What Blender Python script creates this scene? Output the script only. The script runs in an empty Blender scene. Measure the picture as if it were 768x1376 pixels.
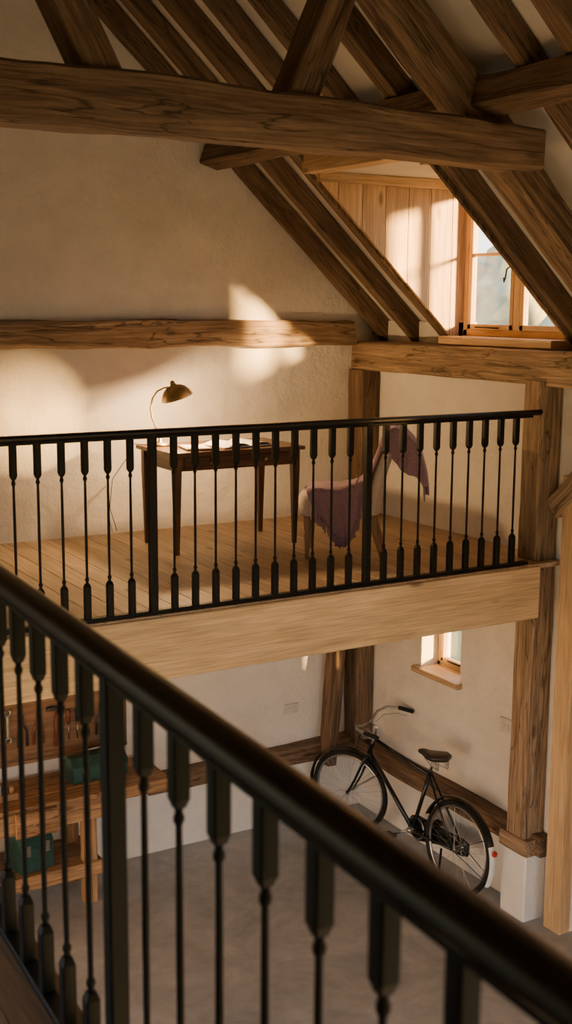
import bpy, math, random
from mathutils import Vector, Matrix, noise
random.seed(7)
V = Vector
scene = bpy.context.scene
pi = math.pi

# ------------------------------------------------------------------ materials
def newmat(name):
    m = bpy.data.materials.new(name); m.use_nodes = True
    nt = m.node_tree
    for n in list(nt.nodes): nt.nodes.remove(n)
    out = nt.nodes.new('ShaderNodeOutputMaterial')
    p = nt.nodes.new('ShaderNodeBsdfPrincipled')
    nt.links.new(p.outputs[0], out.inputs[0])
    return m, nt, p

def N(nt, t, **kw):
    n = nt.nodes.new(t)
    for k, v in kw.items(): setattr(n, k, v)
    return n

def mapping(nt, src, scale):
    mp = N(nt, 'ShaderNodeMapping'); mp.inputs['Scale'].default_value = scale
    nt.links.new(src, mp.inputs['Vector']); return mp.outputs[0]

def noisen(nt, vec, scale, detail=4, rough=.55, dist=0):
    n = N(nt, 'ShaderNodeTexNoise')
    n.inputs['Scale'].default_value = scale; n.inputs['Detail'].default_value = detail
    n.inputs['Roughness'].default_value = rough; n.inputs['Distortion'].default_value = dist
    nt.links.new(vec, n.inputs['Vector']); return n.outputs[0]

def ramp(nt, fac, stops):
    r = N(nt, 'ShaderNodeValToRGB')
    e = r.color_ramp.elements
    while len(e) > 2: e.remove(e[-1])
    for i, (p, c) in enumerate(stops):
        if i < 2: el = e[i]; el.position = p
        else: el = e.new(p)
        el.color = (c[0], c[1], c[2], 1) if not isinstance(c, (int, float)) else (c, c, c, 1)
    nt.links.new(fac, r.inputs[0]); return r.outputs[0]

def mixc(nt, a, b, fac=1.0, mode='MULTIPLY'):
    m = N(nt, 'ShaderNodeMix', data_type='RGBA', blend_type=mode)
    if isinstance(fac, (int, float)): m.inputs[0].default_value = fac
    else: nt.links.new(fac, m.inputs[0])
    for i, s in ((6, a), (7, b)):
        if isinstance(s, (tuple, list)): m.inputs[i].default_value = (s[0], s[1], s[2], 1)
        else: nt.links.new(s, m.inputs[i])
    return m.outputs[2]

def bump(nt, p, h, strength, dist=.01):
    b = N(nt, 'ShaderNodeBump'); b.inputs['Strength'].default_value = strength
    b.inputs['Distance'].default_value = dist
    nt.links.new(h, b.inputs['Height']); nt.links.new(b.outputs[0], p.inputs['Normal'])

def wood(name, c1, c2, rough=.6, bs=.5, cracks=True, knots=True, spec=.35):
    m, nt, p = newmat(name)
    a = N(nt, 'ShaderNodeAttribute', attribute_name='gc').outputs['Vector']
    n1 = noisen(nt, mapping(nt, a, (.9, 12, 12)), 1.4, 6, .65, 1.2)
    col = ramp(nt, n1, [(.32, c1), (.68, c2)])
    n2 = noisen(nt, mapping(nt, a, (2.5, 75, 75)), 1.2, 3, .6, .3)
    lo = .55 if cracks else .74
    col = mixc(nt, col, ramp(nt, n2, [(.3, lo), (.65, 1.12)]))
    n4 = noisen(nt, mapping(nt, a, (.8, 2, 2)), 1.0, 3)
    col = mixc(nt, col, ramp(nt, n4, [(.3, .7), (.7, 1.18)]))
    if cracks:
        n3 = noisen(nt, mapping(nt, a, (.5, 7, 7)), 1.6, 4, .5, .5)
        ck = ramp(nt, n3, [(.484, 1), (.5, .12), (.516, 1)])
        col = mixc(nt, col, ck, .8)
    if knots:
        vo = N(nt, 'ShaderNodeTexVoronoi'); vo.inputs['Scale'].default_value = 1.0
        nt.links.new(mapping(nt, a, (1.7, 4.5, 4.5)), vo.inputs['Vector'])
        kn = ramp(nt, vo.outputs['Distance'], [(.05, .25), (.13, 1)])
        col = mixc(nt, col, kn, .8)
    nt.links.new(col, p.inputs['Base Color'])
    p.inputs['Roughness'].default_value = rough
    p.inputs['Specular IOR Level'].default_value = spec
    bump(nt, p, n2, bs, .004)
    return m

def plaster(name, c, bs=.6):
    m, nt, p = newmat(name)
    pos = N(nt, 'ShaderNodeNewGeometry').outputs['Position']
    n1 = noisen(nt, pos, 1.1, 4, .6)
    n2 = noisen(nt, pos, 5, 5, .62)
    n3 = noisen(nt, pos, 60, 3, .6)
    col = ramp(nt, n1, [(.3, tuple(x * .86 for x in c)), (.7, tuple(min(1, x * 1.04) for x in c))])
    col = mixc(nt, col, ramp(nt, n2, [(.3, .92), (.6, 1.0)]))
    nt.links.new(col, p.inputs['Base Color'])
    p.inputs['Roughness'].default_value = .92
    p.inputs['Specular IOR Level'].default_value = .2
    add = N(nt, 'ShaderNodeMath', operation='MULTIPLY_ADD')
    nt.links.new(n2, add.inputs[0]); add.inputs[1].default_value = 1.0
    sc = N(nt, 'ShaderNodeMath', operation='MULTIPLY'); nt.links.new(n3, sc.inputs[0]); sc.inputs[1].default_value = .12
    nt.links.new(sc.outputs[0], add.inputs[2])
    bump(nt, p, add.outputs[0], bs, .04)
    return m

def simple(name, c, rough=.5, metal=0, var=.15, scale=20, bs=0, sheen=0, spec=.5):
    m, nt, p = newmat(name)
    a = N(nt, 'ShaderNodeAttribute', attribute_name='gc').outputs['Vector']
    n1 = noisen(nt, a, scale, 4)
    col = ramp(nt, n1, [(.3, tuple(x * (1 - var) for x in c)), (.7, tuple(min(1, x * (1 + var)) for x in c))])
    nt.links.new(col, p.inputs['Base Color'])
    p.inputs['Roughness'].default_value = rough
    p.inputs['Metallic'].default_value = metal
    p.inputs['Specular IOR Level'].default_value = spec
    if sheen: p.inputs['Sheen Weight'].default_value = sheen
    if bs: bump(nt, p, n1, bs, .003)
    return m

M_old = wood('old_timber', (.095, .058, .034), (.27, .175, .108), .7, .9)
M_tie = wood('tie_timber', (.13, .083, .05), (.35, .235, .145), .68, .9)
M_raft = wood('rafter_timber', (.10, .062, .037), (.28, .185, .112), .66, .7)
M_post = wood('post_timber', (.22, .148, .09), (.51, .36, .23), .68, .9)
M_beam = wood('wallbeam_timber', (.21, .135, .075), (.50, .35, .215), .65, .9)
M_oak = wood('fresh_oak', (.50, .325, .165), (.72, .505, .285), .5, .25, False, True)
M_fascia = wood('fascia_oak', (.60, .43, .25), (.80, .61, .39), .5, .2, False, True)
M_deck = wood('deck_oak', (.45, .33, .21), (.64, .495, .34), .5, .25, False, True)
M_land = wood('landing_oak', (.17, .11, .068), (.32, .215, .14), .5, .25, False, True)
M_desk = wood('desk_wood', (.06, .027, .014), (.17, .08, .04), .35, .2, False, False)
M_bench = wood('bench_wood', (.28, .15, .072), (.54, .335, .17), .55, .4, True, True)
M_leg = wood('chairleg_wood', (.28, .165, .09), (.46, .29, .165), .4, .2, False, False)
M_wall = plaster('lime_plaster', (.82, .775, .715), .65)
M_ceil = plaster('ceiling_plaster', (.68, .65, .60), .25)
M_plinth = plaster('plinth_plaster', (.82, .80, .77), .5)
M_black = simple('black_iron', (.006, .007, .007), .5, 0, .2, 8, spec=.2)
M_blackr = simple('black_handrail', (.009, .007, .006), .36, 0, .2, 8, spec=.4)
M_brass = simple('aged_brass', (.55, .42, .24), .36, 1, .25, 20)
M_paper = simple('paper', (.74, .70, .62), .8, 0, .05, 30)
M_cover = simple('book_cover', (.20, .10, .06), .6)
M_uph = simple('upholstery', (.58, .475, .405), .9, 0, .10, 60, .4, .3)
M_throw = simple('mauve_wool', (.29, .175, .225), .95, 0, .25, 90, .6, .3)
M_rubber = simple('tyre_rubber', (.012, .012, .012), .7, spec=.3)
M_chrome = simple('chrome', (.42, .42, .42), .28, 1, .1)
M_bike = simple('bicycle_enamel', (.008, .009, .009), .25, 0, .1)
M_leather = simple('saddle_leather', (.022, .016, .013), .42)
M_white = simple('white_enamel', (.75, .75, .72), .4, 0, .05)
M_green = simple('green_enamel', (.018, .065, .06), .4, 0, .3, 12)
M_steel = simple('tool_steel', (.38, .38, .38), .35, 1, .2)
M_dark = simple('tool_dark_steel', (.03, .03, .032), .4)
M_red = simple('tool_handle', (.16, .045, .03), .5)
M_refl = simple('red_reflector', (.5, .015, .01), .2)
M_peg = wood('pegboard_wood', (.17, .09, .05), (.32, .19, .105), .65, .3, False, False)
M_switch = simple('switch_plate', (.62, .60, .56), .4, 0, .03)
M_grass = simple('meadow', (.12, .14, .07), .95, 0, .3, .6)
M_leaf = simple('foliage', (.30, .32, .22), .95, 0, .45, 1.5)

def glass():
    m, nt, p = newmat('window_glass')
    out = [n for n in nt.nodes if n.type == 'OUTPUT_MATERIAL'][0]
    t = N(nt, 'ShaderNodeBsdfTransparent'); g = N(nt, 'ShaderNodeBsdfGlossy')
    g.inputs['Roughness'].default_value = .03
    mx = N(nt, 'ShaderNodeMixShader'); mx.inputs[0].default_value = .06
    nt.links.new(t.outputs[0], mx.inputs[1]); nt.links.new(g.outputs[0], mx.inputs[2])
    nt.links.new(mx.outputs[0], out.inputs[0]); nt.nodes.remove(p)
    return m
M_glass = glass()

def bulb():
    m, nt, p = newmat('lamp_bulb')
    p.inputs['Base Color'].default_value = (1, .8, .5, 1)
    p.inputs['Emission Color'].default_value = (1, .66, .32, 1)
    p.inputs['Emission Strength'].default_value = 40
    return m
M_bulb = bulb()

def concrete():
    m, nt, p = newmat('polished_concrete')
    pos = N(nt, 'ShaderNodeNewGeometry').outputs['Position']
    n1 = noisen(nt, pos, 1.5, 8, .68, .9); n2 = noisen(nt, pos, 9, 6, .6)
    col = ramp(nt, n1, [(.34, (.28, .295, .31)), (.5, (.37, .385, .395)), (.66, (.47, .485, .49))])
    col = mixc(nt, col, ramp(nt, n2, [(.3, .86), (.6, 1.03)]))
    nt.links.new(col, p.inputs['Base Color'])
    nt.links.new(ramp(nt, n1, [(.3, .34), (.7, .52)]), p.inputs['Roughness'])
    bump(nt, p, n2, .04, .004)
    return m
M_conc = concrete()

# ------------------------------------------------------------------ mesh builder
class MB:
    def __init__(s, T=None):
        s.V = []; s.F = []; s.G = []; s.M = []; s.S = []
        s.T = T or Matrix.Identity(4)
    def add(s, vs, fs, gs=None, m=0, sm=False):
        o = len(s.V)
        off = V((random.random() * 20, random.random() * 20, random.random() * 20))
        if gs is None: gs = vs
        for v, g in zip(vs, gs):
            s.V.append(s.T @ V(v)); s.G.append(V(g) + off)
        for f in fs:
            s.F.append([i + o for i in f]); s.M.append(m); s.S.append(sm)
    def beam(s, a, b, w, h, up=(0, 0, 1), m=0, ch=.006, wob=0, seg=None, bow=0, h2=None):
        a = V(a); b = V(b); L = (b - a).length; x = (b - a) / L
        side = V(up).cross(x).normalized(); u = x.cross(side)
        n = seg or (max(1, int(L / .12)) if wob else (8 if bow else 1))
        vs = []; gs = []; fs = []
        sd = random.random() * 50
        for i in range(n + 1):
            t = i / n; c = a + x * L * t
            hh = h if h2 is None else h + (h2 - h) * t
            hw, hv = w / 2, hh / 2
            if ch > 0:
                sec = [(-hw + ch, -hv), (hw - ch, -hv), (hw, -hv + ch), (hw, hv - ch), (hw - ch, hv), (-hw + ch, hv), (-hw, hv - ch), (-hw, -hv + ch)]
            else:
                sec = [(-hw, -hv), (hw, -hv), (hw, hv), (-hw, hv)]
            cu = bow * (1 - (2 * t - 1) ** 2)
            for k, (p, q) in enumerate(sec):
                dp = dq = 0
                if wob:
                    cg = (0 if p < 0 else 1) + (0 if q < 0 else 2)
                    dp = wob * noise.noise(V((L * t * 1.6, sd, cg * 3.1))) + .35 * wob * noise.noise(V((L * t * 6, sd + 9, cg * 3.1)))
                    dq = wob * noise.noise(V((L * t * 1.6, sd + 20, cg * 3.1))) + .35 * wob * noise.noise(V((L * t * 6, sd + 29, cg * 3.1)))
                vs.append(c + side * (p + dp) + u * (q + dq + cu)); gs.append((L * t, p, q))
        k = 8 if ch > 0 else 4
        for i in range(n):
            for j in range(k):
                fs.append([i * k + j, i * k + (j + 1) % k, (i + 1) * k + (j + 1) % k, (i + 1) * k + j])
        fs.append(list(range(k))[::-1]); fs.append([n * k + j for j in range(k)])
        s.add(vs, fs, gs, m)
    def box(s, x0, x1, y0, y1, z0, z1, m=0, ch=.004, wob=0):
        d = (x1 - x0, y1 - y0, z1 - z0); cx, cy, cz = (x0 + x1) / 2, (y0 + y1) / 2, (z0 + z1) / 2
        ch = min(ch, min(d) * .45)
        if d[0] >= d[1] and d[0] >= d[2]: s.beam((x0, cy, cz), (x1, cy, cz), d[1], d[2], (0, 0, 1), m, ch, wob)
        elif d[1] >= d[2]: s.beam((cx, y0, cz), (cx, y1, cz), d[0], d[2], (0, 0, 1), m, ch, wob)
        else: s.beam((cx, cy, z0), (cx, cy, z1), d[1], d[0], (1, 0, 0), m, ch, wob)
    def prism(s, poly, y0, y1, m=0):
        n = len(poly)
        vs = [(p[0], y0, p[1]) for p in poly] + [(p[0], y1, p[1]) for p in poly]
        fs = [list(range(n))[::-1], list(range(n, 2 * n))] + [[i, (i + 1) % n, n + (i + 1) % n, n + i] for i in range(n)]
        s.add(vs, fs, [(v[2], v[0], v[1]) for v in vs], m)
    def loft(s, secs, m=0, sm=True, cap=True, n=16):
        vs = []; gs = []; l = 0; pc = None
        for c, u, v, e in secs:
            c = V(c); u = V(u); v = V(v)
            if pc is not None: l += (c - pc).length
            pc = c
            for i in range(n):
                a = 2 * pi * i / n; ca, sa = math.cos(a), math.sin(a)
                p = math.copysign(abs(ca) ** (2 / e), ca); q = math.copysign(abs(sa) ** (2 / e), sa)
                vs.append(c + u * p + v * q); gs.append((l, u.length * p, v.length * q))
        fs = []
        for i in range(len(secs) - 1):
            for j in range(n):
                fs.append([i * n + j, i * n + (j + 1) % n, (i + 1) * n + (j + 1) % n, (i + 1) * n + j])
        if cap:
            fs.append(list(range(n))[::-1]); k = (len(secs) - 1) * n; fs.append([k + j for j in range(n)])
        s.add(vs, fs, gs, m, sm)
    def tube(s, pts, r, n=10, m=0, closed=False, cap=True, e=2, sy=1.0):
        pts = [V(p) for p in pts]; k = len(pts)
        R = r if isinstance(r, (list, tuple)) else [r] * k
        tan = []
        for i in range(k):
            if closed: t = pts[(i + 1) % k] - pts[i - 1]
            else: t = pts[min(i + 1, k - 1)] - pts[max(i - 1, 0)]
            tan.append(t.normalized())
        ref = V((0, 0, 1)) if abs(tan[0].z) < .9 else V((1, 0, 0))
        u = ref.cross(tan[0]).normalized()
        secs = []
        for i in range(k):
            u = (u - tan[i] * u.dot(tan[i])).normalized(); v = tan[i].cross(u)
            secs.append((pts[i], u * R[i], v * R[i] * sy, e))
        if closed: secs.append(secs[0]); s.loft(secs, m, True, False, n)
        else: s.loft(secs, m, True, cap, n)
    def lathe(s, prof, c=(0, 0, 0), ax=(0, 0, 1), n=16, m=0, cap=True):
        ax = V(ax).normalized(); ref = V((1, 0, 0)) if abs(ax.x) < .9 else V((0, 1, 0))
        u = ax.cross(ref).normalized(); v = ax.cross(u)
        s.loft([(V(c) + ax * z, u * max(r, 1e-4), v * max(r, 1e-4), 2) for r, z in prof], m, True, cap, n)
    def ring(s, c, ax, R, r, n=40, k=8, m=0):
        ax = V(ax).normalized(); ref = V((1, 0, 0)) if abs(ax.x) < .9 else V((0, 1, 0))
        u = ax.cross(ref).normalized(); v = ax.cross(u)
        s.tube([V(c) + u * R * math.cos(2 * pi * i / n) + v * R * math.sin(2 * pi * i / n) for i in range(n)], r, k, m, True)
    def grid(s, fn, nu, nv, m=0, sm=True):
        vs = []; 
        for i in range(nu + 1):
            for j in range(nv + 1): vs.append(fn(i / nu, j / nv))
        fs = [[i * (nv + 1) + j, (i + 1) * (nv + 1) + j, (i + 1) * (nv + 1) + j + 1, i * (nv + 1) + j + 1] for i in range(nu) for j in range(nv)]
        s.add(vs, fs, None, m, sm)
    def obj(s, name, mats, parent=None, solid=0):
        me = bpy.data.meshes.new(name)
        lo = V([min(v[i] for v in s.V) for i in range(3)]); hi = V([max(v[i] for v in s.V) for i in range(3)])
        o = V(((lo.x + hi.x) / 2, (lo.y + hi.y) / 2, lo.z))
        me.from_pydata([v - o for v in s.V], [], s.F)
        import bmesh
        bm = bmesh.new(); bm.from_mesh(me); bmesh.ops.recalc_face_normals(bm, faces=bm.faces); bm.to_mesh(me); bm.free()
        at = me.attributes.new('gc', 'FLOAT_VECTOR', 'POINT')
        at.data.foreach_set('vector', [c for g in s.G for c in g])
        for mt in (mats if isinstance(mats, list) else [mats]): me.materials.append(mt)
        for p, mi, sm in zip(me.polygons, s.M, s.S): p.material_index = mi; p.use_smooth = sm
        ob = bpy.data.objects.new(name, me); ob.location = o
        scene.collection.objects.link(ob)
        if solid:
            md = ob.modifiers.new('thickness', 'SOLIDIFY'); md.thickness = solid; md.offset = 0
        if parent: ob.parent = parent
        return ob

# ------------------------------------------------------------------ dimensions
XR = 5.80; YG = 8.45; XL = -0.60; YB = -1.5; DECK = 2.65; XC = 2.65
YD = 6.03
def zu(x):  # underside of rafters
    return 4.1 + .92 * (5.9 - x) if x >= XC else 4.1 + .92 * (x - (2 * XC - 5.9))
D = [(6.15, 7.40), (3.20, 4.45)]   # dormers (y ranges)
DZ = 5.30; DX = 5.9 - (DZ - 4.1) / .92

# ------------------------------------------------------------------ shell
b = MB(); b.box(XL - .4, XR + .4, YB - .4, YG + .4, -.2, 0, 0, 0); b.obj('floor', M_conc)
b = MB(); zt = zu(XC) + .19
b.prism([(XL - .4, 0), (6.2, 0), (6.2, zu(6.2) + .19), (XC, zt), (XL - .4, zu(XL - .4) + .19)], YG, YG + .3)
b.obj('wall_back', M_wall)
# front wall (behind the viewpoint) with an opening added to brighten the lower floor
b = MB()
f0, f1 = YB - .3, YB
b.box(XL - .4, 1.4, f0, f1, 0, 3.3, 0, 0); b.box(5.6, 6.2, f0, f1, 0, 3.3, 0, 0)
b.box(1.4, 5.6, f0, f1, 3.0, 3.3, 0, 0)
b.prism([(XL - .4, 3.3), (6.2, 3.3), (6.2, zu(6.2) + .19), (XC, zt), (XL - .4, zu(XL - .4) + .19)], f0, f1)
b.obj('wall_front', M_wall)
b = MB()
W = (XR, XR + .3)
for y0, y1, z0, z1 in [(YB, 3.6, 0, 3.95), (3.6, 5.8, 3.1, 3.95), (5.8, 7.1, 0, 3.95), (7.1, 7.6, 0, 1.47), (7.1, 7.6, 2.06, 3.95), (7.6, YG, 0, 3.95)]:
    b.box(W[0], W[1], y0, y1, z0, z1, 0, 0)
for y0, y1, z1 in [(YB, 3.2, 4.25), (3.2, 4.45, 4.1), (4.45, 6.15, 4.25), (6.15, 7.4, 4.1), (7.4, YG, 4.25)]:
    b.box(5.92, W[1], y0, y1, 3.95, z1, 0, 0)
b.obj('wall_right', M_wall)
b = MB()
LW = [(-1.1, 1.2, 2.2), (2.2, 6.0, 3.6)]  # unseen window openings, added and sized for soft light from the left
b.box(XL - .3, XL, YB, -1.1, 0, 4.2, 0, 0); b.box(XL - .3, XL, 1.2, 2.2, 0, 4.2, 0, 0); b.box(XL - .3, XL, 6.0, YG, 0, 4.2, 0, 0)
for y0, y1, zz in LW:
    b.box(XL - .3, XL, y0, y1, 0, .5, 0, 0); b.box(XL - .3, XL, y0, y1, zz, 4.2, 0, 0)
b.obj('wall_left', M_wall)
# plinths
b = MB(); b.box(3.7, XR, YG - .05, YG, 0, .52, 0, .01); b.box(-.6, 3.7, YG - .05, YG, 0, .52, 0, .01); b.obj('baseboard_back', M_plinth)
b = MB(); b.box(XR - .05, XR, 6.32, YG - .05, 0, .50, 0, .01); b.obj('baseboard_right', M_plinth)

# ceiling boards of roof (with dormer openings)
b = MB()
def slab(x0, x1, y0, y1):
    b.prism([(x0, zu(x0) + .19), (x1, zu(x1) + .19), (x1, zu(x1) + .26), (x0, zu(x0) + .26)], y0, y1)
ys = [YB, 3.14, 4.51, 6.09, 7.46, YG]
for i in range(5):
    if i in (1, 3): slab(XC, DX + .02, ys[i], ys[i + 1])
    else: slab(XC, 6.35, ys[i], ys[i + 1])
slab(XL - .5, XC, YB, YG)
b.obj('ceiling', M_ceil)

# rafters
b = MB()
def rafter(y, x0=6.05, w=.095, m=0, d=.135):
    vo = d / 2 / math.cos(math.atan(.92))
    b.beam((x0, y, zu(x0) + vo), (XC, y, zu(XC) + vo), w, d, (0, 0, 1), m, .006, .008)
for y in [8.38, 7.95]: rafter(y)
for y in [7.50, 6.06, 4.55, 3.10]: rafter(y, w=.12, d=.15)
for y in [7.06, 6.62, 4.05, 3.6]: rafter(y, x0=DX - .02)
for y in [5.68, 4.93, 2.7, 2.3, 1.9, 1.5, 1.1, .7, .3, -.1, -.5, -.9]: rafter(y)
for i in range(24):
    yy = YB + .2 + i * .41
    vo = .0675 / math.cos(math.atan(.92))
    b.beam((XL - .3, yy, zu(XL - .3) + vo), (XC, yy, zu(XC) + vo), .095, .135, (0, 0, 1), 0, .006)
b.obj('roof_rafters', M_raft)
b = MB(); b.beam((XC, YB, zu(XC) + .05), (XC, YG, zu(XC) + .05), .06, .25); b.obj('ridge_board', M_raft)

# purlins
for sx in (0, 1):
    b = MB()
    x = 4.33 if not sx else 2 * XC - 4.33
    b.beam((x, YB + .01, zu(x) - .07), (x, YG - .01, zu(x) - .07), .17, .16, (.3 if not sx else -.3, 0, 1), 0, .012, .015)
    b.obj('purlin', M_raft)

# trusses
def truss(yt):
    b = MB()
    b.beam((XC - 2.0, yt - .07, 5.24), (4.66, yt - .07, 5.215), .2, .27, m=0, ch=.015, wob=.02, bow=.03, h2=.23)
    vo = -.135
    b.beam((6.0, yt + .06, zu(6.0) + vo), (XC, yt + .06, zu(XC) + vo), .22, .2, m=0, ch=.012, wob=.015)
    xl = 2 * XC - 6.0
    b.beam((xl, yt + .06, zu(xl) + vo), (XC, yt + .06, zu(XC) + vo), .22, .2, m=0, ch=.012, wob=.015)
    b.beam((3.12, yt - .03, 5.30), (3.52, yt - .03, 6.2), .16, .2, up=(0, 1, 0), ch=.01, wob=.01)
    b.beam((2 * XC - 3.12, yt - .03, 5.30), (2 * XC - 3.60, yt - .03, 6.2), .16, .2, up=(0, 1, 0), ch=.01, wob=.01)
    return b
truss(5.3).obj('roof_truss', M_tie)
truss(1.6).obj('roof_truss', M_tie)

# wall timbers
b = MB(); b.beam((XL, YG - .02, 4.165), (5.62, YG - .02, 4.15), .13, .2, m=0, ch=.015, wob=.03); b.obj('trim_1', M_beam)
b = MB(); b.beam((5.765, YB, 3.965), (5.765, YG, 3.965), .26, .23, m=0, ch=.012, wob=.012); b.obj('trim_2', M_beam)
b = MB(); b.beam((5.70, YG - .10, .62), (5.70, YG - .10, 3.85), .19, .18, up=(1, 0, 0), ch=.012, wob=.01); b.obj('corner_post', M_old)
b = MB(); b.beam((3.7, YG - .06, .60), (5.75, YG - .06, .60), .13, .15, ch=.01, wob=.015); b.obj('trim_3', M_old)
b = MB(); b.beam((5.74, YG - .12, .57), (5.74, 6.0, .57), .14, .15, ch=.01, wob=.015); b.obj('trim_4', M_old)
b = MB(); b.beam((5.34, YG - .18, .50), (5.50, YG - .12, 2.24), .10, .15, up=(0, 1, 0), ch=.008, wob=.015); b.obj('timber_stud', M_old)
b = MB(); b.beam((5.70, 6.19, .60), (5.70, 6.19, 3.88), .19, .19, up=(1, 0, 0), ch=.012, wob=.008); 
b.box(5.585, 5.80, 6.05, 6.33, .50, .62, 0, .012, .005)
b.obj('oak_post', M_post)
b = MB(); b.box(5.60, 5.80, 6.06, 6.32, 0, .495, 0, .012); b.obj('post_plinth', M_plinth)
# knee brace
b = MB()
pts = [(5.74, 6.06, 3.02), (5.74, 5.90, 3.16), (5.74, 5.74, 3.36), (5.74, 5.60, 3.60), (5.74, 5.50, 3.87)]
b.loft([(p, V((.055, 0, 0)), V((0, .05, .06)), 6) for p in pts], 0, False); b.obj('knee_brace', M_post)

# door in right wall
b = MB()
b.box(5.70, 5.86, 5.80, 5.96, 0, 3.1, 0); b.box(5.70, 5.86, 3.44, 3.60, 0, 3.1, 0); b.box(5.70, 5.86, 3.44, 5.96, 3.1, 3.26, 0)
y = 3.6
while y < 5.79:
    b.box(5.84, 5.89, y + .003, min(y + .18, 5.8) - .003, .01, 3.1, 0); y += .18333
b.box(5.80, 5.84, 3.62, 5.78, .3, .45, 0); b.box(5.80, 5.84, 3.62, 5.78, 2.6, 2.75, 0)
b.obj('door_1', M_oak)

# dormers
def window_unit(b, x, y0, y1, z0, z1, cols, bar=True, fr=.05, sash=.042, t=.07):
    b.box(x - t / 2, x + t / 2, y0, y0 + fr, z0, z1); b.box(x - t / 2, x + t / 2, y1 - fr, y1, z0, z1)
    b.box(x - t / 2, x + t / 2, y0, y1, z0, z0 + fr); b.box(x - t / 2, x + t / 2, y0, y1, z1 - fr, z1)
    iy0, iy1, iz0, iz1 = y0 + fr, y1 - fr, z0 + fr, z1 - fr
    mull = .07; wv = (iy1 - iy0 - mull * (cols - 1)) / cols
    for c in range(cols):
        a = iy0 + c * (wv + mull); e = a + wv
        if c < cols - 1: b.box(x - t / 2, x + t / 2, e, e + mull, iz0, iz1)
        x2 = x - .012
        b.box(x2 - .025, x2 + .025, a, a + sash, iz0, iz1); b.box(x2 - .025, x2 + .025, e - sash, e, iz0, iz1)
        b.box(x2 - .025, x2 + .025, a, e, iz0, iz0 + sash); b.box(x2 - .025, x2 + .025, a, e, iz1 - sash, iz1)
        if bar: zc = (iz0 + iz1) / 2 + .03; b.box(x2 - .014, x2 + .014, a, e, zc - .012, zc + .012)
        b.box(x2 - .002, x2 + .002, a + sash, e - sash, iz0 + sash, iz1 - sash, 1, 0)

for k, (y0, y1) in enumerate(D):
    b = MB(); window_unit(b, 5.98, y0 + .02, y1 - .02, 4.15, DZ, 2)
    ym = (y0 + y1) / 2 + .07
    b.tube([(5.93, ym, 4.66), (5.90, ym, 4.64), (5.89, ym, 4.58), (5.895, ym + .02, 4.55), (5.90, ym + .03, 4.58)], .006, 6, 2)
    b.tube([(5.925, ym + .1, 4.215), (5.91, ym + .35, 4.22)], .006, 6, 2)
    b.obj('window_%d' % (k + 1), [M_oak, M_glass, M_black])
    b = MB(); b.box(5.72, 6.06, y0 + .01, y1 - .01, 4.085, 4.15, 0, .008); b.obj('trim_%d' % (5 + k), M_oak)
    b = MB()
    for side in (0, 1):
        ya, yb_ = ((y1, y1 + .03) if side == 0 else (y0 - .03, y0))
        x = 4.60
        while x < 6.0:
            xe = min(x + .205, 6.02); g = .003
            b.prism([(x + g, zu(x)+.0), (xe - g, zu(xe)), (xe - g, DZ + .02), (x + g, DZ + .02)], ya, yb_, 0)
            x += .205
        b.prism([(4.55, zu(4.6)), (6.02, zu(6.02)), (6.02, DZ + .05), (4.95, DZ + .3), (4.55, DZ + .3)], (ya + .03 if side == 0 else ya - .03), (yb_ + .03 if side == 0 else yb_ - .03), 2)
    b.box(4.62, 5.95, y1 - .05, y1 - .0, DZ - .07, DZ + .0, 0)
    b.box(4.62, 5.95, y0, y0 + .05, DZ - .07, DZ, 0)
    b.box(DX - .06, DX + .08, y0 - .06, y1 + .06, DZ - .02, DZ + .30, 0)
    b.box(DX, 6.15, y0 - .06, y1 + .06, DZ, DZ + .05, 1, 0)
    b.obj('dormer', [M_oak, M_ceil, M_old])

# small window
b = MB(); window_unit(b, 6.0, 7.1, 7.6, 1.47, 2.06, 1, False, .04, .035)
b.box(5.74, 6.05, 7.07, 7.66, 1.43, 1.475, 0, .006)
b.tube([(5.96, 7.3, 1.53), (5.95, 7.45, 1.535)], .006, 6, 2)
b.obj('window_3', [M_oak, M_glass, M_black])

# frames of the unseen left wall windows, added to let in sky light
for k, (y0, y1, zz) in enumerate(LW):
    b = MB(); 
    for z in (.5, zz - .05): b.box(XL - .2, XL - .12, y0, y1, z, z + .05)
    for i in range(4):
        yy = y0 + (y1 - y0 - .05) * i / 3; b.box(XL - .2, XL - .12, yy, yy + .05, .5, zz)
    b.obj('window_%d' % (4 + k), [M_oak])

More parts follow.
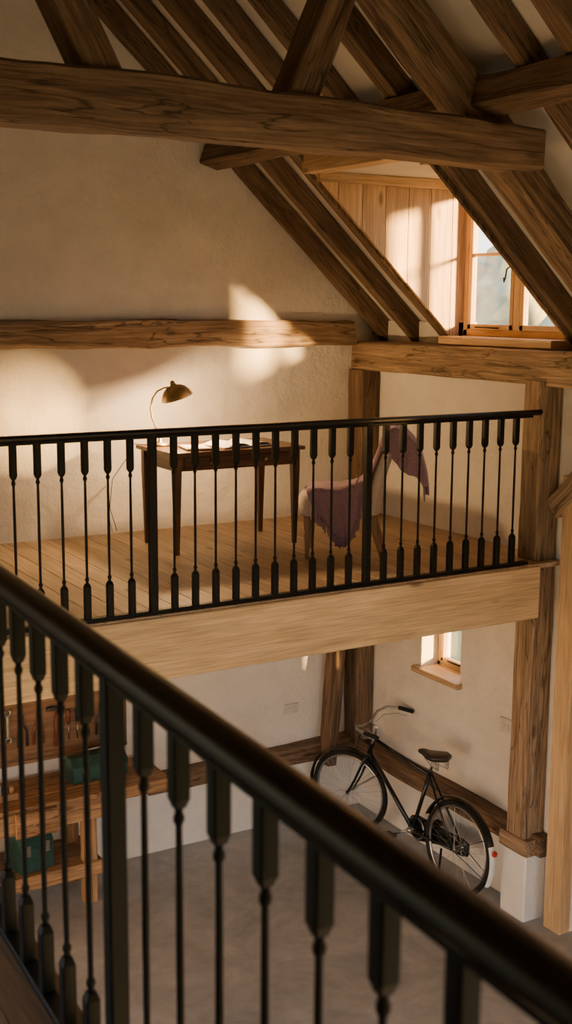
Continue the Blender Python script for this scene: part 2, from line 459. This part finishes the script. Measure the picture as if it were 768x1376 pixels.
# ------------------------------------------------------------------ mezzanine + landing
b = MB()
x = XL
while x < XR - .01:
    xe = min(x + .16, XR); b.box(x + .0015, xe - .0015, YD, YG, DECK - .03, DECK, 0, .002); x += .16
b.box(XL, XR, YD + .07, YG, DECK - .10, DECK - .032, 1, 0)
for i in range(14): b.box(XL + .2 + i * .45, XL + .3 + i * .45, YD + .07, YG, DECK - .3, DECK - .1, 1)
b.obj('mezzanine_floor', [M_deck, M_fascia])
b = MB(); b.box(XL, 5.575, YD - .02, YD + .07, DECK - .375, DECK - .01, 0, .006); b.obj('mezzanine_beam', M_fascia)
def rx(y): return .82 + .035 * y
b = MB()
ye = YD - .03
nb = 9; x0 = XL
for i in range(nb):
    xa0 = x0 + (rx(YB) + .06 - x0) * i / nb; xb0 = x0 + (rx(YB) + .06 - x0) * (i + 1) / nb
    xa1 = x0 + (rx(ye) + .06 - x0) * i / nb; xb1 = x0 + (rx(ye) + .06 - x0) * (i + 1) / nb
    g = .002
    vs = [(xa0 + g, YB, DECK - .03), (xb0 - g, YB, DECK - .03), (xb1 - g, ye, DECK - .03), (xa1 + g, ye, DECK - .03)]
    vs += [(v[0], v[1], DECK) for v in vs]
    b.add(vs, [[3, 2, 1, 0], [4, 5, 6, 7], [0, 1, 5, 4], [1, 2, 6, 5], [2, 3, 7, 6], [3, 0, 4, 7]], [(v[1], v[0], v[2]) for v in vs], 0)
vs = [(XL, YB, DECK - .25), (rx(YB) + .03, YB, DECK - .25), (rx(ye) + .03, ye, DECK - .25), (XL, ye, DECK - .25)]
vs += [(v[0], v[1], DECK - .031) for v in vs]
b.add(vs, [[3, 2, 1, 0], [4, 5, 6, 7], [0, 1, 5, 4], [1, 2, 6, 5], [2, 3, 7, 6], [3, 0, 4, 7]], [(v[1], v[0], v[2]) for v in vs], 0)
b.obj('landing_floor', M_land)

def baluster(b, x, y, z0, z1, tb, bb, w):
    h = w / 2
    def blk(za, zb, up_):
        c = [(za, .62), (za + .018, 1), (zb, 1)] if up_ else [(za, 1), (zb - .018, 1), (zb, .62)]
        b.loft([((x, y, z), V((h * k * 1.18, 0, 0)), V((0, h * k * 1.18, 0)), 7) for z, k in c], 0, False, True, 16)
    blk(z1 - tb, z1 + .004, True); blk(z0 - .004, z0 + bb, False)
    s0, s1 = z0 + bb, z1 - tb; L = s1 - s0
    pr = [(h * .6, 0), (h * .5, .010), (h * .74, .018), (h * .74, .026), (h * .44, .036), (h * .48, L * .25), (h * .52, L * .5), (h * .48, L * .75), (h * .44, L - .036), (h * .74, L - .026), (h * .74, L - .018), (h * .5, L - .010), (h * .6, L)]
    b.lathe(pr, (x, y, s0), n=10)

# far balustrade
b = MB(); YR = 6.075; zt = 3.70
b.beam((.98, YR, zt - .02), (5.56, YR, zt - .02), .055, .035, ch=.012, m=1)
b.beam((.98, YR, zt - .045), (5.50, YR, zt - .045), .03, .016, ch=.002, m=0)
b.beam((.98, YR, DECK + .012), (5.50, YR, DECK + .012), .045, .022, ch=.004, m=0)
b.lathe([(.001, -.02), (.018, -.012), (.022, 0), (.018, .012), (.001, .02)], (5.57, YR, zt - .02), (1, 0, 0), m=1)
for k in range(-24, 10):
    x = 4.186 + .1314 * k
    if x < 1.05: continue
    if k % 11 == 0: b.box(x - .022, x + .022, YR - .022, YR + .022, DECK - .0, zt - .03, 0, .004)
    else: baluster(b, x, YR, DECK + .02, zt - .05, .18, .20, .031)
b.obj('balustrade', [M_black, M_blackr])

# near balustrade
b = MB()
ya, yb_ = -1.4, 5.98
pts = [(rx(y), y, zt - .032) for y in [ya + (yb_ - ya) * i / 12 for i in range(13)]]
b.tube(pts, .033, 24, 1, e=2.4, sy=.92)
b.beam((rx(ya), ya, zt - .068), (rx(yb_), yb_, zt - .068), .036, .014, ch=.002)
b.beam((rx(ya), ya, DECK + .012), (rx(yb_), yb_, DECK + .012), .045, .022, ch=.004)
for k in range(-14, 24):
    y = 2.20 + .168 * k
    if y < ya + .05 or y > yb_ - .04: continue
    if k % 11 == 0: b.box(rx(y) - .021, rx(y) + .021, y - .021, y + .021, DECK, zt - .06, 0, .004)
    else: baluster(b, rx(y), y, DECK + .02, zt - .07, .145, .18, .029)
b.obj('balustrade', [M_black, M_blackr])

# ------------------------------------------------------------------ desk
dx0, dx1, dy0, dy1, dz = 3.50, 4.56, 7.42, 8.04, DECK + .72
b = MB()
b.box(dx0, dx1, dy0, dy1, dz - .028, dz, 0, .006)
b.box(dx0 + .05, dx1 - .05, dy0 + .045, dy0 + .065, dz - .135, dz - .028); b.box(dx0 + .05, dx1 - .05, dy1 - .065, dy1 - .045, dz - .135, dz - .028)
b.box(dx0 + .045, dx0 + .065, dy0 + .05, dy1 - .05, dz - .135, dz - .028); b.box(dx1 - .065, dx1 - .045, dy0 + .05, dy1 - .05, dz - .135, dz - .028)
for i in range(2):
    xa = dx0 + .11 + i * .43; b.box(xa, xa + .40, dy0 + .036, dy0 + .048, dz - .120, dz - .042, 0, .004)
    b.lathe([(.004, 0), (.006, -.01), (.013, -.02), (.010, -.027), (.001, -.03)], (xa + .2, dy0 + .036, dz - .08), (0, 1, 0), m=1)
for lx in (dx0 + .055, dx1 - .055):
    for ly in (dy0 + .055, dy1 - .055):
        secs = [(0, .013), (.05, .014), (.35, .021), (.56, .026), (.692, .026)]
        b.loft([((lx, ly, DECK + z), V((r * 1.15, 0, 0)), V((0, r * 1.15, 0)), 7) for z, r in secs], 0, False)
b.obj('writing_desk', [M_desk, M_brass])

# desk lamp
b = MB(); bx, by = 3.63, 7.90
b.lathe([(.075, 0), (.078, .008), (.070, .016), (.03, .024), (.012, .034), (.010, .05)], (bx, by, dz), n=28)
arm = [(bx, by, dz + .04), (bx - .015, by + .008, dz + .10), (bx - .05, by + .028, dz + .20), (bx - .058, by + .033, dz + .27), (bx - .045, by + .026, dz + .34), (bx - .015, by + .01, dz + .39), (bx + .03, by - .015, dz + .415), (bx + .07, by - .035, dz + .42)]
b.tube(arm, .0065, 10)
hd = V((bx + .10, by - .05, dz + .385)); ax = V((-.32, .05, 1)).normalized()
prof = [(.118, -.045), (.114, -.030), (.102, -.004), (.082, .022), (.054, .042), (.026, .050), (.020, .062), (.012, .070)]
b.lathe(prof, hd, ax, 32, 0, False)
b.lathe([(.010, .04), (.018, .05), (.018, .075), (.008, .085)], hd, ax, 14)
b.tube([V(arm[-1]), hd + ax * .065], .007, 8)
b.lathe([(.001, .03), (.012, .02), (.014, .0), (.024, -.012), (.026, -.03), (.016, -.044), (.001, -.05)], hd, ax, 14, 1)
b.tube([(bx - .07, by + .03, dz + .006), (bx - .12, by + .1, dz + .006), (bx - .14, by + .16, dz + .004), (dx0 - .02, dy1 + .03, dz - .05), (dx0 - .03, YG - .03, dz - .3), (dx0 - .05, YG - .02, DECK + .2), (dx0 - .0, YG - .03, DECK + .02)], .003, 6, 2)
b.obj('desk_lamp', [M_brass, M_bulb, M_black])

# books/papers
b = MB(Matrix.Translation((4.14, 7.66, dz)) @ Matrix.Rotation(.12, 4, 'Z'))
b.box(-.235, .235, -.16, .16, .0, .006, 1, .002)
for sgn in (-1, 1):
    def pg(u, v, sgn=sgn):
        x = sgn * u * .225; return (x, (v - .5) * .30, .010 + .028 * math.sin(min(1, u * 1.15) * pi) ** .7 * (1 - .35 * u))
    b.grid(pg, 12, 4, 0)
    b.box(min(0, sgn * .222), max(0, sgn * .222), -.148, .148, .006, .012, 0, .001)
b.obj('open_book', [M_paper, M_cover])
b = MB(Matrix.Translation((3.76, 7.60, dz)) @ Matrix.Rotation(-.2, 4, 'Z'))
b.box(-.09, .09, -.125, .125, 0, .014, 0, .002); b.box(-.085, .085, -.115, .115, .014, .018, 1, .001); b.obj('notebook', [M_cover, M_paper])

# ------------------------------------------------------------------ chair
f = V((-.80, .60, 0)); l = V((-.60, -.80, 0))
TC = Matrix(((f.x, l.x, 0, 4.57), (f.y, l.y, 0, 6.95), (0, 0, 1, DECK), (0, 0, 0, 1)))
b = MB(TC)
secs = []
for z, k in [(.30, .90), (.305, .97), (.33, 1.0), (.40, 1.0), (.435, .985), (.455, .93), (.465, .80), (.468, .5)]:
    secs.append(((.02, 0, z), V((.27 * k, 0, 0)), V((0, .25 * k, 0)), 5))
b.loft(secs, 0, True, True, 32)
secs = []
for i in range(19):
    t = i / 18; z = .32 + .54 * t
    cx = -.215 - .05 * t - .10 * t * t; th_ = .058 - .010 * t; wd = .235 - .02 * (1 - t)
    k = 1.0
    if t > .86: k = math.sqrt(max(.02, 1 - ((t - .86) / .142) ** 2))
    secs.append(((cx, 0, z), V((th_ * k, 0, .0)), V((0, wd * (1 - .12 * (1 - k)), 0)), 3.5))
b.loft(secs, 0, True, True, 28)
for sx, sy in ((.22, .19), (.22, -.19)):
    b.lathe([(.012, 0), (.016, .012), (.013, .03), (.017, .10), (.024, .17), (.016, .19), (.024, .205), (.022, .22), (.026, .235), (.028, .31)], (sx, sy, 0), n=14, m=1)
for sy in (.18, -.18):
    b.tube([(-.30, sy, 0), (-.27, sy, .10), (-.235, sy, .22), (-.22, sy, .34)], [.015, .018, .022, .025], 8, 1, e=5)
chair = b.obj('upholstered_chair', [M_uph, M_leg])

# throw blanket (over the back, down and across the seat, with a fringe)
b = MB(TC)
def interp(prof, u):
    s_ = u * (len(prof) - 1); i = min(int(s_), len(prof) - 2); t = s_ - i
    return [prof[i][k] * (1 - t) + prof[i + 1][k] * t for k in range(len(prof[0]))]
def sm(a, b_, x):
    t = max(0, min(1, (x - a) / (b_ - a))); return t * t * (3 - 2 * t)
# x, z, inner y edge (start), extra hang length beyond near side
prof = [(-.57, .53, .00, .04), (-.56, .61, .00, .08), (-.54, .69, -.02, .12), (-.515, .77, -.04, .18), (-.475, .84, -.05, .24), (-.42, .90, -.05, .27), (-.36, .918, -.04, .22),
        (-.312, .89, .0, .11), (-.282, .80, .03, .03), (-.252, .71, .05, .02), (-.215, .63, .05, .03), (-.16, .56, .03, .11), (-.09, .515, .0, .24), (-.01, .495, -.04, .32), (.06, .487, -.08, .32), (.12, .485, -.10, .27), (.17, .482, -.10, .19), (.22, .477, -.08, .11)]
def th(u, v):
    x, z, ys_, hg = interp(prof, u)
    inner = .262 if u > .70 else .245
    tot = inner - ys_ + hg
    w = ys_ + v * tot
    over = max(0, w - inner); y = min(w, inner)
    zz = z - over * .97
    n1 = noise.noise(V((u * 9, w * 6, 3.3))); n2 = noise.noise(V((u * 20, w * 3, 8.3)))
    fold = math.sin(u * 62 + 3 * n1) * .5 + n1 + .5 * n2
    if over > 0:
        k = sm(0, .18, over)
        y += .014 + .034 * k * (fold * .6 + .6)
        if u > .6: x -= over * .55 * (u - .60) * 1.9
        x += .018 * k * n2
    else:
        if u > .68: zz += .004 + .014 * abs(math.sin(w * 30 + u * 18 + 2 * n1))
        elif u < .36: x -= .006 + .020 * abs(math.sin(w * 24 + 2 * n1)) * sm(.36, .1, u)
        else: x += .004 + .014 * abs(math.sin(w * 26 + u * 10 + n1 * 2))
    return (x, y + .008, zz + .004)
b.grid(th, 110, 60, 0)
for i in range(80):
    u = .62 + .38 * i / 79
    p = V(th(u, 1.0)); q = p + V((random.uniform(-.010, .008), random.uniform(-.004, .010), -.055 - random.random() * .025))
    b.tube([p, (p + q) / 2 + V((random.uniform(-.005, .005), .002, 0)), q], .0024, 4)
for i in range(30):
    v = i / 29; p = V(th(0, v)); q = p + V((-.004, random.uniform(-.008, .008), -.05 - random.random() * .02)); b.tube([p, q], .0024, 4)
ob = b.obj('throw_blanket', M_throw, solid=.008)

# ------------------------------------------------------------------ bicycle
rh = V((5.45, 6.66, 0)); fh = V((5.38, 7.98, 0)); fx = (fh - rh).normalized(); lt = V((0, 0, 1)).cross(fx)
lean = math.radians(3)
TB = Matrix(((fx.x, lt.x, 0, rh.x), (fx.y, lt.y, 0, rh.y), (0, 0, 1, 0), (0, 0, 0, 1))) @ Matrix.Rotation(lean, 4, 'X')
WB = (fh - rh).length; R = .36
BLK, RUB, CHR, LEA, WHT, RED = 0, 1, 2, 3, 4, 5
def wheel(b, c, ax=(0, 1, 0)):
    c = V(c)
    b.ring(c, ax, R - .020, .020, 48, 8, RUB); b.ring(c, ax, R - .046, .011, 48, 6, CHR)
    b.lathe([(.012, -.05), (.022, -.045), (.022, -.038), (.012, -.03), (.012, .03), (.022, .038), (.022, .045), (.012, .05)], c, ax, 12, CHR)
    for i in range(32):
        a = 2 * pi * i / 32; sgn = 1 if i % 2 else -1; a2 = a + .5 * (1 if (i // 2) % 2 else -1)
        p0 = c + V((math.cos(a2) * .021, sgn * .04, math.sin(a2) * .021)); p1 = c + V((math.cos(a) * (R - .048), 0, math.sin(a) * (R - .048)))
        b.tube([p0, p1], .0014, 4, CHR, cap=False)
def guard(b, c, a0, a1, rr=.392, m=BLK):
    c = V(c)
    def g(u, v):
        a = a0 + (a1 - a0) * u; w = (v - .5) * 2; r_ = rr - .012 * w * w
        return (c.x + math.cos(a) * r_, w * .030, c.z + math.sin(a) * r_)
    b.grid(g, 28, 6, m)
b = MB(TB)
hub = V((0, 0, R)); wheel(b, hub)
guard(b, hub, math.radians(20), math.radians(158)); guard(b, hub, math.radians(158), math.radians(205), m=WHT)
b.lathe([(.001, 0), (.022, .002), (.022, .014), (.001, .018)], hub + V((-.385, 0, .10)), (-1, 0, .25), 14, RED)
bb = V((.52, 0, .31)); st = V((.36, 0, .84)); ht = V((WB - .26, 0, .91)); hb = V((WB - .20, 0, .74))
b.tube([bb, st], .016, 10, BLK); b.tube([st - V((-.01, 0, .03)), ht - V((0, 0, .03))], .015, 10, BLK); b.tube([bb, hb + V((0, 0, .02))], .018, 10, BLK)
b.tube([hb, ht], .020, 12, BLK)
for s_ in (-1, 1):
    b.tube([bb + V((0, s_ * .03, 0)), V((.3, s_ * .04, .325)), hub + V((0, s_ * .055, 0))], .010, 8, BLK)
    b.tube([st + V((0, s_ * .015, -.02)), hub + V((0, s_ * .055, 0))], .009, 8, BLK)
    b.tube([hub + V((0, s_ * .06, 0)), V((-.31, s_ * .028, .54))], .003, 5, BLK); b.tube([hub + V((0, s_ * .06, 0)), V((-.355, s_ * .028, .24))], .003, 5, BLK)
b.tube([st, V((.335, 0, .93))], .012, 10, CHR)
for yy in (-.055,):
    b.loft([((-.06, yy, .35), V((0, 0, .05)), V((0, .014, 0)), 3), ((.0, yy, .35), V((0, 0, .07)), V((0, .016, 0)), 3), ((.25, yy, .34), V((0, 0, .07)), V((0, .016, 0)), 3), ((.52, yy, .31), V((0, 0, .105)), V((0, .016, 0)), 3), ((.60, yy, .31), V((0, 0, .08)), V((0, .016, 0)), 3), ((.63, yy, .31), V((0, 0, .03)), V((0, .012, 0)), 3)], BLK)
b.ring(bb + V((0, -.04, 0)), (0, 1, 0), .085, .006, 30, 6, CHR)
b.lathe([(.022, -.05), (.022, .05)], bb, (0, 1, 0), 12, CHR)
for s_, a in ((1, -.5), (-1, -.5 + pi)):
    e_ = bb + V((math.cos(a) * .165, s_ * .075, math.sin(a) * .165)); b.tube([bb + V((0, s_ * .06, 0)), e_], .009, 8, CHR)
    b.box(e_.x - .045, e_.x + .045, min(e_.y, e_.y + s_ * .09), max(e_.y, e_.y + s_ * .09), e_.z - .012, e_.z + .012, RUB, .004)
b.tube([V((.10, .07, .33)), V((.02, .16, .010))], .009, 8, BLK)
secs = []
for t, w, zz, hh in [(0, .02, .985, .02), (.04, .075, .99, .03), (.12, .095, .985, .035), (.20, .075, .975, .032), (.28, .035, .97, .028), (.36, .022, .968, .024), (.41, .016, .962, .018), (.43, .006, .955, .008)]:
    secs.append(((.19 + t * .75, 0, zz), V((0, w * 1.1, 0)), V((0, 0, hh)), 2.6))
b.loft(secs, LEA, True, True, 16)
for s_ in (-1, 1):
    pts = [V((.235 + .014 * math.cos(a), s_ * .05 + .014 * math.sin(a), .895 + .065 * a / (8 * pi))) for a in [i * pi / 4 for i in range(33)]]
    b.tube(pts, .003, 5, CHR)
    b.tube([V((.22, s_ * .05, .893)), V((.33, s_ * .03, .905)), V((.47, 0, .945))], .004, 6, CHR)
pivot = hb; axs = (ht - hb).normalized(); steer = math.radians(24)
S = Matrix.Translation(pivot) @ Matrix.Rotation(steer, 4, axs) @ Matrix.Translation(-pivot)
b.T = TB @ S
fhub = V((WB, 0, R)); wheel(b, fhub); guard(b, fhub, math.radians(-15), math.radians(150))
for s_ in (-1, 1):
    b.tube([hb + V((.0, s_ * .02, -.01)), hb + V((.02, s_ * .05, -.04)), V((WB - .085, s_ * .055, .50)), V((WB - .04, s_ * .055, .42)), fhub + V((0, s_ * .055, 0))], [.014, .013, .011, .010, .009], 8, BLK)
    b.tube([fhub + V((0, s_ * .06, 0)), V((WB - .31, s_ * .028, .59))], .003, 5, BLK)
b.tube([ht, ht + V((-.02, 0, .08)), ht + V((.04, 0, .10))], .012, 10, CHR)
hc = ht + V((.05, 0, .10))
for s_ in (-1, 1):
    b.tube([hc, hc + V((.02, s_ * .08, .0)), hc + V((.02, s_ * .17, .035)), hc + V((-.03, s_ * .25, .055)), hc + V((-.12, s_ * .285, .05)), hc + V((-.17, s_ * .29, .045))], .011, 10, CHR)
    b.tube([hc + V((-.12, s_ * .285, .05)), hc + V((-.25, s_ * .295, .035))], .017, 10, RUB)
    b.tube([hc + V((0, s_ * .1, -.03)), hc + V((-.02, s_ * .2, .0)), hc + V((-.12, s_ * .26, .01)), hc + V((-.2, s_ * .27, .0))], .004, 6, CHR)
b.lathe([(.001, -.03), (.03, -.02), (.042, .01), (.045, .03), (.001, .035)], ht + V((.07, 0, .0)), (1, 0, 0), 16, CHR)
b.tube([hc + V((0, .1, -.02)), ht + V((.12, .06, -.02)), ht + V((.02, .02, -.1))], .003, 5, BLK)
b.obj('bicycle', [M_bike, M_rubber, M_chrome, M_leather, M_white, M_refl])

# ------------------------------------------------------------------ workbench
b = MB(); bz = .86; by0, by1 = 7.84, 8.38; bx0, bx1 = 1.1, 3.66
for i in range(3):
    ya = by0 + i * .18; b.box(bx0, bx1, ya, ya + .178, bz - .09, bz, 0, .006, .004)
for lx in (1.25, 2.10, 2.98):
    for ly in (by0 + .04, by1 - .12):
        b.box(lx, lx + .10, ly, ly + .09, 0, bz - .09, 0, .006)
    b.box(lx + .02, lx + .08, by0 + .08, by1 - .06, bz - .2, bz - .09, 0)
b.box(1.2, 3.14, by0 + .02, by0 + .05, bz - .20, bz - .09, 0)
for i in range(3): b.box(1.2, 3.12, by0 + .03 + i * .165, by0 + .19 + i * .165, .28, .32, 0, .004)
b.box(1.2, 3.12, by0 + .02, by0 + .045, .22, .33, 0)
b.box(2.45, 2.75, by0 - .06, by0 - .01, bz - .20, bz - .02, 0, .01); b.tube([(2.6, by0 - .16, bz - .12), (2.6, by0, bz - .12)], .016, 10, 1); b.tube([(2.6, by0 - .15, bz - .26), (2.6, by0 - .15, bz + .02)], .009, 8, 1)
b.obj('workbench', [M_bench, M_steel])

def toolbox(name, x, y, z, lx, ly, lz, rot=0):
    b = MB(Matrix.Translation((x, y, z)) @ Matrix.Rotation(rot, 4, 'Z'))
    b.box(-lx / 2, lx / 2, -ly / 2, ly / 2, 0, lz * .62, 0, .008)
    b.loft([((0, 0, lz * .62), V((lx / 2 + .006, 0, 0)), V((0, ly / 2 + .006, 0)), 14), ((0, 0, lz * .70), V((lx / 2 + .006, 0, 0)), V((0, ly / 2 + .006, 0)), 14), ((0, 0, lz), V((lx / 2, 0, 0)), V((0, ly * .22, 0)), 14)], 0, False, True, 32)
    b.tube([(-.08, 0, lz), (-.075, 0, lz + .035), (.075, 0, lz + .035), (.08, 0, lz)], .007, 8, 1)
    for s_ in (-1, 1): b.box(s_ * lx * .3 - .015, s_ * lx * .3 + .015, -ly / 2 - .012, -ly / 2, lz * .45, lz * .72, 1, .002)
    b.obj(name, [M_green, M_steel])
toolbox('toolbox', 3.19, 8.17, bz + .002, .44, .20, .18, .05)
toolbox('toolbox', 2.62, 8.05, .322, .26, .24, .30, .2)
b = MB(Matrix.Translation((2.42, 8.05, bz + .003))); b.box(-.12, .12, -.035, .035, 0, .045, 0, .004); b.tube([(-.09, 0, .04), (-.10, 0, .10), (-.06, 0, .12)], .014, 8, 0); b.lathe([(.012, 0), (.02, .03), (.012, .05)], (.08, 0, .045), m=0); b.box(-.02, 0, -.02, .02, .04, .12, 1, .002); b.obj('hand_plane', [M_bench, M_steel])

# pegboard & tools
b = MB(); py = YG - .03
b.box(1.5, 3.53, py, YG - .002, .98, 1.80, 0, 0)
for s_ in [(1.48, 3.55, .955, .985), (1.48, 3.55, 1.79, 1.82)]: b.box(s_[0], s_[1], py - .012, YG - .002, s_[2], s_[3], 0)
b.box(1.48, 1.51, py - .012, YG - .002, .96, 1.82); b.box(3.52, 3.55, py - .012, YG - .002, .96, 1.82)
b.obj('tool_board', M_peg)
b = MB(); ty = py - .014
def spanner(x, z, L, m=0):
    b.beam((x, ty, z), (x, ty, z - L), .020, .008, up=(0, 1, 0), m=m)
    for q, s_ in ((z, 1), (z - L, -1)):
        pts = [(x + .024 * math.cos(a), ty, q + s_ * .020 + .024 * math.sin(a) * s_) for a in [math.radians(t) for t in range(130, 411, 28)]]
        b.tube(pts, .009, 6, m)
def hammer(x, z):
    b.tube([(x, ty - .01, z), (x, ty - .01, z - .30)], [.010, .017], 8, 1); b.lathe([(.017, -.07), (.019, -.03), (.013, 0), (.014, .03), (.004, .07)], (x, ty - .01, z), (1, 0, 0), 10, 2)
def plier(x, z, m):
    for s_ in (-1, 1):
        b.tube([(x + s_ * .008, ty, z), (x - s_ * .004, ty, z - .06), (x + s_ * .032, ty, z - .12), (x + s_ * .034, ty, z - .24)], [.005, .012, .009, .012], 8, m)
def driver(x, z, m):
    b.tube([(x, ty - .005, z), (x, ty - .005, z - .10)], [.018, .015], 8, m); b.tube([(x, ty - .005, z - .10), (x, ty - .005, z - .24)], .005, 6, 0)
for i, x in enumerate([2.30, 2.40, 2.50, 2.60]): spanner(x, 1.33 + .01 * i, .27 - .03 * i, 0 if i % 2 else 2)
plier(2.71, 1.34, 2); plier(2.83, 1.34, 1); plier(3.33, 1.33, 2)
hammer(2.97, 1.36); hammer(1.9, 1.5)
for i, x in enumerate([3.07, 3.14, 3.21]): driver(x, 1.33, 1 if i == 0 else 2)
spanner(3.44, 1.32, .22, 0); spanner(1.7, 1.4, .25)
b.grid(lambda u, v: (2.0 + .3 * u, ty, 1.58 - .12 * v * (1 - .6 * u)), 2, 2, 0)
b.obj('hand_tools', [M_steel, M_red, M_dark])

# sockets
b = MB(); b.box(XR - .015, XR, 6.47, 6.60, 1.24, 1.36, 0, .004); b.box(XR - .022, XR - .014, 6.50, 6.525, 1.28, 1.32, 0, .002); b.box(XR - .022, XR - .014, 6.545, 6.57, 1.28, 1.32, 0, .002); b.obj('wall_socket', M_switch)
b = MB(); b.box(5.00, 5.14, YG - .015, YG, .94, 1.03, 0, .004); b.box(5.03, 5.055, YG - .022, YG - .014, .965, 1.0, 0, .002); b.box(5.085, 5.11, YG - .022, YG - .014, .965, 1.0, 0, .002); b.obj('wall_socket', M_switch)

# ------------------------------------------------------------------ outside
b = MB(); 
b.grid(lambda u, v: (-50 + 120 * u, -60 + 130 * v, -.25), 2, 2); b.obj('meadow', M_grass)
b = MB()
for i in range(30):
    t = i / 29; x = 20 + 6 * random.random(); y = 4 + 34 * t; rr = random.uniform(1.6, 2.8); hz = random.uniform(2.8, 6.0)
    sd = random.random() * 9
    def bl(u, v, x=x, y=y, rr=rr, hz=hz, sd=sd):
        a = 2 * pi * u; e = pi * (v - .5); d = V((math.cos(a) * math.cos(e), math.sin(a) * math.cos(e), math.sin(e)))
        r_ = rr * (1 + .35 * noise.noise(d * 2 + V((sd, 0, 0))) + .12 * noise.noise(d * 7 + V((sd, 0, 0))))
        return (x + d.x * r_, y + d.y * r_, hz * .5 + d.z * r_ * hz / rr * .55)
    b.grid(bl, 24, 14)
b.obj('trees', M_leaf)

# ------------------------------------------------------------------ light
w = bpy.data.worlds.new('world'); scene.world = w; w.use_nodes = True
nt = w.node_tree; bg = nt.nodes['Background']
tc = N(nt, 'ShaderNodeTexCoord'); sp = N(nt, 'ShaderNodeSeparateXYZ'); nt.links.new(tc.outputs['Generated'], sp.inputs[0])
rp = ramp(nt, sp.outputs[2], [(.0, (.22, .22, .215)), (.02, (1, .97, .92)), (.6, (.70, .79, .93))])
nt.links.new(rp, bg.inputs[0]); bg.inputs[1].default_value = 4.1

sd = V((-.62, 1, -.19)).normalized()
L = bpy.data.lights.new('sun', 'SUN'); L.energy = 54; L.color = (1, .55, .17); L.angle = math.radians(6)
o = bpy.data.objects.new('sun', L); o.rotation_euler = sd.to_track_quat('-Z', 'Y').to_euler(); o.location = (10, -8, 9); scene.collection.objects.link(o)
L = bpy.data.lights.new('lamp_light', 'POINT'); L.energy = 78; L.color = (1, .60, .26); L.shadow_soft_size = .03
o = bpy.data.objects.new('lamp_light', L); o.location = hd - ax * .06; scene.collection.objects.link(o)

# ------------------------------------------------------------------ camera
F = 1621.6
ex = V((2776, 260, F)).normalized(); ey = V((-974, 286, F)); ey = (ey - ex * ey.dot(ex)).normalized()
ez = -(ex.cross(ey))
right = V((ex.x, ey.x, ez.x)); up = V((ex.y, ey.y, ez.y)); fwd = V((ex.z, ey.z, ez.z))
cam = bpy.data.cameras.new('camera'); co = bpy.data.objects.new('camera', cam); scene.collection.objects.link(co)
Mx = Matrix((( right.x, up.x, -fwd.x, 0), (right.y, up.y, -fwd.y, 0), (right.z, up.z, -fwd.z, 4.38), (0, 0, 0, 1)))
co.matrix_world = Mx
cam.sensor_fit = 'VERTICAL'; cam.sensor_height = 36; cam.sensor_width = 36; cam.lens = F / 1376 * 36
cam.clip_start = .05
cam.dof.use_dof = True; cam.dof.focus_distance = 8.6; cam.dof.aperture_fstop = 4.0
scene.camera = co
